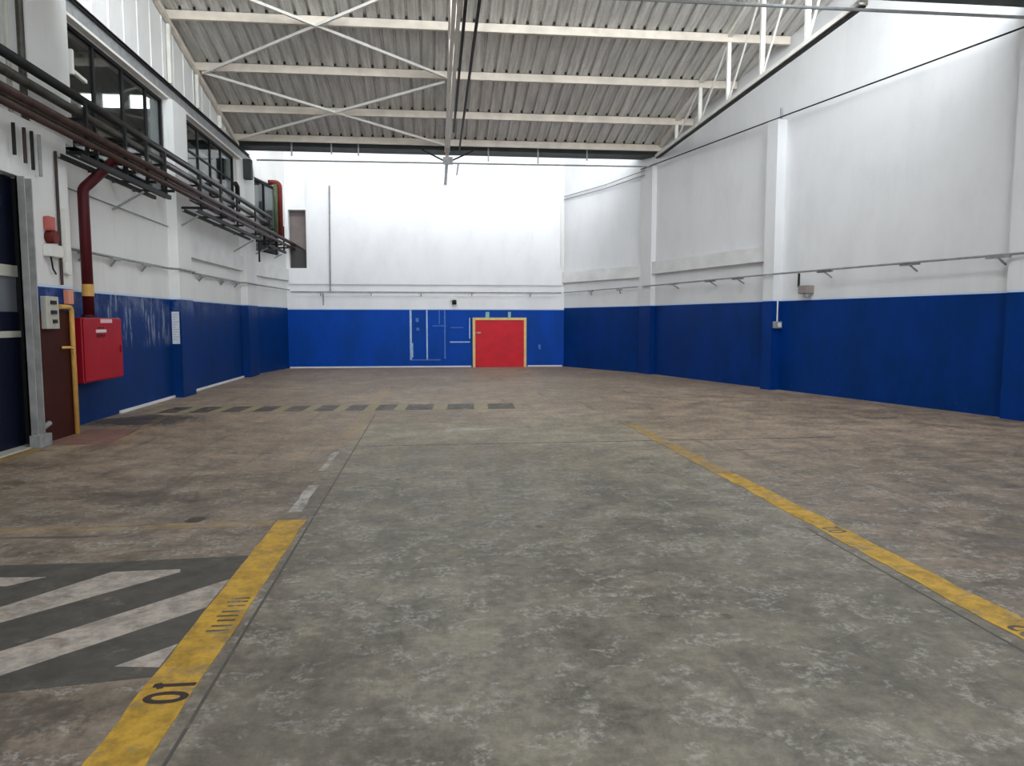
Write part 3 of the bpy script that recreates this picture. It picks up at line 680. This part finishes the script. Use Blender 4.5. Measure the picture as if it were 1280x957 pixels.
# red vertical pipes by the third window
x = -4.86
tag(MB().tube([(x, 23.75, 4.3)] + [(x, 23.75, 5.75)] + arc((x, 23.75, 5.95), (x, 23.75, 5.78), (x - .18, 23.75, 5.95)) + [(x - .34, 23.75, 5.95)], .08, 12).build('riser_pipe', M['pipe_red_bright'], smooth=True), 'brick red riser pipe with a bend at its top by the far left window', 'pipe')
tag(MB().tube([(x, 23.1, 4.32), (x, 23.1, 5.78)], .06, 12).build('riser_pipe', M['pipe_green'], smooth=True), 'olive green riser pipe left of the brick red riser by the far left window', 'pipe')
tag(MB().tube([(x - .1, 24.25, 4.33), (x - .1, 24.25, 5.45)], .05, 12).build('riser_pipe', M['pipe_red'], smooth=True), 'thin dark red riser pipe right of the brick red riser near the back corner', 'pipe')
# first window: stub pipes
tag(MB().tube([(-5.2, 20.1, 4.5), (-5.2, 20.1, 5.15), (-5.2, 19.9, 5.2)], .06, 10).build('vent_stub', M['steel_dark'], smooth=True), 'short dark vent stub standing in front of the second window', 'pipe')

# dark red sprinkler pipe that drops into the hose cabinet
pts = [(-5.25, 11.62, 1.66), (-5.25, 11.62, 3.50)] + arc((-5.25, 11.62, 3.59), (-5.25, 11.62, 3.52), (-5.21, 11.67, 3.64), 3) + [(-4.89, 12.02, 4.14)]
t = tag(MB().tube(pts, .078, 16).build('drop_pipe', M['pipe_red'], smooth=True), 'thick dark red pipe bending down from the rack to the red cabinet', 'pipe')
MB().tube([(-5.25, 11.62, 1.98), (-5.25, 11.62, 2.16)], .082, 16).build('marking_band', M['yellow'], t)['label'] = 'worn yellow band'
MB().tube([(-5.25, 11.62, 1.665), (-5.25, 11.62, 1.70)], .11, 16).build('flange', M['pipe_red'], t)

# hose cabinet
t = thing('fire_hose_cabinet', 'bright red fire hose cabinet on the blue left wall', 'cabinet', (-5.3, 11.75, .69))
MB().box(LX + .005, -5.135, 11.12, 12.42, .69, 1.655).build('body', M['red_dark'], t, .012)
MB().box(-5.134, -5.11, 11.14, 12.40, .71, 1.64).build('door', M['red'], t, .008)
MB().box(-5.11, -5.105, 11.66, 12.05, 1.575, 1.635).build('label_plate', M['pink_label'], t)
MB().box(-5.11, -5.105, 11.50, 11.84, 1.43, 1.475).build('label_plate', M['white_box'], t)
for k in range(5): MB().box(-5.1095, -5.1065, 11.52 + .06 * k, 11.55 + .06 * k, 1.36 - .014 * (k % 2), 1.405).build('printed_mark', M['black'], t)
for k in range(4): MB().box(-5.1095, -5.1065, 11.57 + .055 * k, 11.60 + .055 * k, 1.49, 1.51).build('printed_mark', M['black'], t)
MB().box(-5.11, -5.09, 12.30, 12.34, 1.10, 1.22).build('latch', M['red_dark'], t)
# yellow pipe guard at the corner of the maroon panel
tag(MB().tube([(-5.105, 10.78, 0.0), (-5.105, 10.78, 1.70)] + arc((-5.105, 10.78, 1.80), (-5.105, 10.78, 1.72), (-5.105, 10.70, 1.80)) + [(-5.105, 10.46, 1.80)], .033, 12).build('corner_guard', M['yellow'], smooth=True), 'yellow painted pipe guard at the edge of the maroon panel', 'guard rail')
tag(MB().box(-5.145, -5.07, 10.66, 10.80, 1.84, 2.04).build('push_button_box', mat('orange_pink_box', (.72, .30, .20), .5), bevel=.008), 'small orange box above the yellow guard', 'switch box')
tag(MB().tube([(-5.13, 10.52, 1.24), (-5.06, 10.60, 1.24), (-5.06, 10.70, 1.22), (-5.06, 10.70, 1.14)], .018, 8).build('hook', M['yellow']), 'little yellow hook beside the guard on the maroon panel', 'hook')
# control station
t = thing('control_panel', 'beige push button control panel beside the side door', 'control panel', (-5.1, 10.3, 1.5))
MB().box(-5.148, -5.07, 10.06, 10.38, 1.50, 1.93).build('housing', M['beige'], t, .01)
for k, z in enumerate((1.85, 1.72, 1.60)):
    MB().box(-5.07, -5.05, 10.16 + .04 * (k == 2), 10.29, z - .025, z + .025).build('button', M['black'], t)
# alarm and boxes above it
t = thing('alarm_sounder', 'small red alarm sounder on the white wall above the control panel', 'alarm', (-5.1, 10.3, 2.7))
MB().tube([(-5.145, 10.33, 2.72), (-5.03, 10.33, 2.72)], .085, 16).build('sounder_body', M['pipe_red_bright'], t, smooth=True)
MB().box(-5.148, -5.06, 10.24, 10.40, 2.80, 2.99).build('beacon', mat('faded_red_plastic', (.50, .12, .10), .5), t, .02)
t = thing('junction_box', 'white junction box under the red alarm sounder', 'junction box', (-5.1, 10.35, 2.48))
MB().box(-5.148, -5.05, 10.20, 10.55, 2.46, 2.62).build('housing', M['white_box'], t, .01)
MB().tube([(-5.10, 10.3, 2.46), (-5.10, 10.34, 2.30), (-5.12, 10.45, 2.24)], .012, 8).build('cable', M['black'], t)
tag(MB().tube([(-5.12, 10.60, 2.10), (-5.12, 10.60, 3.9)], .020, 8).build('small_pipe', M['pipe_brown']), 'thin dark red upright pipe on the white block beside the side door', 'pipe')
tag(MB().box(-5.148, -5.10, 10.72, 10.86, 2.25, 3.15).build('cable_trunking', M['white_box'], bevel=.004), 'white upright cable trunking left of the thick red pipe', 'trunking')
tag(MB().box(-5.148, -5.08, 10.635, 10.71, 2.26, 2.42).build('terminal_box', M['white_box'], bevel=.006), 'small white terminal box at the foot of the trunking', 'junction box')
# streaked drop pipes at far left above the door
for k, (yy, m_) in enumerate(((9.55, 'steel_dark'), (9.78, 'pipe_brown'), (9.95, 'steel_dark'), (10.12, 'steel_grey'))):
    lb = ['leftmost dark stub pipe above the side door', 'brown stub pipe above the side door', 'dark stub pipe, third of those above the side door', 'grey stub pipe, rightmost of those above the side door'][k]
    tag(MB().tube([(-5.08, yy, 3.62 - .05 * k), (-5.08, yy, 4.0)], .022, 8).build('stub_pipe', M[m_]), lb, 'pipe', 'stub pipes above the side door')
tag(MB().tube([(-5.22, 10.1, 4.16), (-5.22, 10.1, 6.6)], .045, 10).build('upright_pipe', M['pipe_grey']), 'grey upright pipe at the top left edge of the photo', 'pipe')
tag(MB().tube([(-5.2, 9.75, 4.16), (-5.2, 9.75, 6.6)], .03, 10).build('upright_pipe', M['beige']), 'thin beige upright pipe left of the grey one at the top left edge', 'pipe')
# small lamp inside the first window head
t = thing('wall_lamp', 'small white lamp at the top left corner of the first window', 'lamp', (-5.3, 11.6, 5.3))
MB().box(-5.33, -5.24, 11.46, 11.52, 5.20, 5.55).build('bracket', M['white_box'], t)
MB().beam((-5.26, 11.52, 5.25), (-5.26, 11.90, 5.22), .05, .05).build('lamp_tube', M['white_box'], t)
# notice on the pilaster
t = thing('paper_notice', 'white paper notice taped to the side of the first blue column', 'notice', (-5.4, 15.74, 1.2))
MB().box(-5.485, -5.335, 15.742, 15.748, 1.13, 1.80).build('sheet', M['paper'], t)
s_ = MB()
for k in range(11): s_.box(-5.47, -5.35 - .03 * (k % 3), 15.740, 15.7425, 1.74 - .052 * k, 1.75 - .052 * k)
s_.build('printed_lines', M['paper_grey'], t)

# ================================================================ CONDUITS AND FITTINGS
def conduit(name, lb, pts, r, m, brs=(), cat='conduit', bdir=None):
    t = thing(name, lb, cat, pts[len(pts) // 2])
    MB().tube(pts, r, 8).build('tube', m, t)
    for p, w_, d_ in brs:
        MB().beam((p[0] - w_[0], p[1] - w_[1], p[2] - .03), (p[0] + w_[0], p[1] + w_[1], p[2] - .03), .05, .04).beam((p[0], p[1], p[2] - .04), (p[0] + d_[0], p[1] + d_[1], p[2] - .15), .025, .025).build('bracket', M['steel_grey'], t)
    return t
# left wall, z 2.68, stepping out over the pilasters
conduit('cable_conduit', 'grey cable conduit along the left wall just above the blue paint', [(LX + .08, 11.0, 2.68), (LX + .08, 15.5, 2.68), (LX + .24, 15.72, 2.68), (LX + .24, 16.6, 2.68), (LX + .08, 16.9, 2.68), (LX + .08, 21.0, 2.68), (LX + .24, 21.2, 2.68), (LX + .24, 22.4, 2.68), (-4.92, 25.2, 2.66)], .022, M['steel_grey'],
        [((LX + .10, y, 2.68), (0, .17), (-.09, 0)) for y in (11.9, 13.0, 14.3, 17.6, 19.3, 20.6)])
MB().box(-5.46, -5.38, 11.1, 11.3, 2.64, 2.74).build('conduit_box', M['steel_dark'], [o for o in COL.objects if o.name == 'cable_conduit'][0])
tag(MB().tube([(LX + .02, 11.0, 3.60), (LX + .02, 15.74, 3.55)], .012, 8).build('thin_cable', M['steel_grey']), 'thin cable pinned to the left wall behind the thick red pipe', 'cable')
# back wall
conduit('cable_conduit', 'grey cable conduit along the foot of the white back wall', [(-4.88, 25.2, 2.60), (0, 25.2, 2.60), (4.40, 25.2, 2.60)], .02, M['steel_grey'],
        [((x, 25.2, 2.62), (.10, 0), (0, .06)) for x in (-3.9, -2.2, -.5, 1.25, 3.3)])
t = thing('wall_conduit', 'thin grey upright conduit on the left part of the white back wall', 'conduit', (-3.57, 25.2, 2.65))
MB().tube([(-3.57, 25.215, 2.63), (-3.53, 25.215, 6.15)], .028, 8).build('tube', M['steel_grey'], t)
tag(MB().box(-3.84, -3.80, 25.26, 25.3, 2.15, 2.55).build('drop_conduit', M['steel_grey']), 'very short grey conduit below the back wall cable run at left', 'conduit')
t = thing('security_camera', 'small dome camera above the blue paint on the back wall', 'camera', (.6, 25.2, 2.25))
MB().box(.50, .70, 25.22, 25.3, 2.30, 2.42).build('bracket', M['white_box'], t, .01)
MB().tube([(.64, 25.18, 2.18), (.64, 25.18, 2.25), (.64, 25.2, 2.32)], .075, 14).build('dome', M['steel_dark'], t, smooth=True)
# right wall conduit
def RP3(s, o, z): p = RP(s, o); return (p[0], p[1], z)
wv = (dR.x * .2, dR.y * .2); dv_ = (nR.x * .2, nR.y * .2)
conduit('cable_conduit', 'grey cable conduit along the right wall just above the blue paint', [RP3(-.05, .22, 2.66), RP3(5, .33, 2.68), RP3(6, .33, 2.68), RP3(12, .22, 2.68)], .02, M['steel_grey'],
        [(RP3(s, .24, 2.68), wv, dv_) for s in (1.6, 3.3, 4.4, 7.2, 9.25, 10.9)])
conduit('cable_conduit', 'grey cable conduit on the short far end of the right wall', [CP(0.36, .16) + (2.66,), CP(2, .14) + (2.64,), CP(4.1, .1) + (2.60,)], .018, M['steel_grey'],
        [(CP(s, .14) + (2.63,), (cdir.x * .12, cdir.y * .12), (0.05, 0.03)) for s in (1.2, 2.6)])
conduit('high_conduit', 'thin dark conduit running high along the right wall at column top', [RP3(-.3, .19, 6.2), RP3(6, .24, 6.2), RP3(12, .19, 6.22)], .016, M['steel_dark'])
conduit('high_conduit', 'upper of the two thin conduits high on the far right wall', [CP(0.1, .2) + (6.12,), CP(2, .08) + (6.0,), CP(4.15, .06) + (5.93,)], .016, M['steel_grey'])
conduit('high_conduit', 'lower of the two thin conduits high on the far right wall', [CP(0.1, .2) + (5.98,), CP(2, .08) + (5.88,), CP(4.15, .06) + (5.83,)], .016, M['steel_grey'])
tag(MB().tube([RP3(5.62, .12, 6.202), RP3(5.62, .12, 6.45)], .03, 8).build('column_cap_stub', M['steel_grey']), 'short grey stub standing on the top of the right wall column', 'stub')
tag(MB().tube([CP(.32, .03) + (3.4,), CP(.32, .03) + (6.0,)], .03, 8).build('upright_conduit', M['steel_grey']), 'faint upright conduit left of the far right column', 'conduit')
tag(MB().box(4.36, 4.44, 25.18, 25.245, 3.5, 5.8).build('corner_trunking', M['white_box']), 'white upright trunking in the far right corner of the back wall', 'trunking')
t = thing('switch_box', 'grey switch box with white conduit on the blue right wall column', 'switch', RP3(5.6, .2, 1.45))
MB().tube([RP3(5.70, .13, 1.60), RP3(5.70, .13, 2.18)], .018, 8).build('conduit', M['white_box'], t)
MB().hexa([RP(5.682, .03), RP(5.76, .03), RP(5.76, .25), RP(5.682, .25)], 1.44, 1.60).build('housing', M['steel_grey'], t, .01)
MB().hexa([RP(5.76, .06), RP(5.77, .06), RP(5.77, .16), RP(5.76, .16)], 1.47, 1.57).build('cover', M['white_box'], t)
t = thing('wall_floodlight', 'brownish wall light with a downpipe just above the blue paint right of the column', 'lamp', RP3(6.2, .2, 2.25))
MB().tube([RP3(6.42, .20, 2.66), RP3(6.42, .20, 2.36)], .026, 8).build('downpipe', M['steel_dark'], t)
MB().hexa([RP(6.42, .005), RP(6.68, .005), RP(6.68, .22), RP(6.42, .22)], 2.21, 2.39).build('housing', mat('brown_grey_plastic', (.30, .26, .24), .5), t, .015)
MB().tube([RP3(6.60, .14, 2.215), RP3(6.60, .15, 2.13)], .06, 12).build('lens', M['steel_grey'], t)
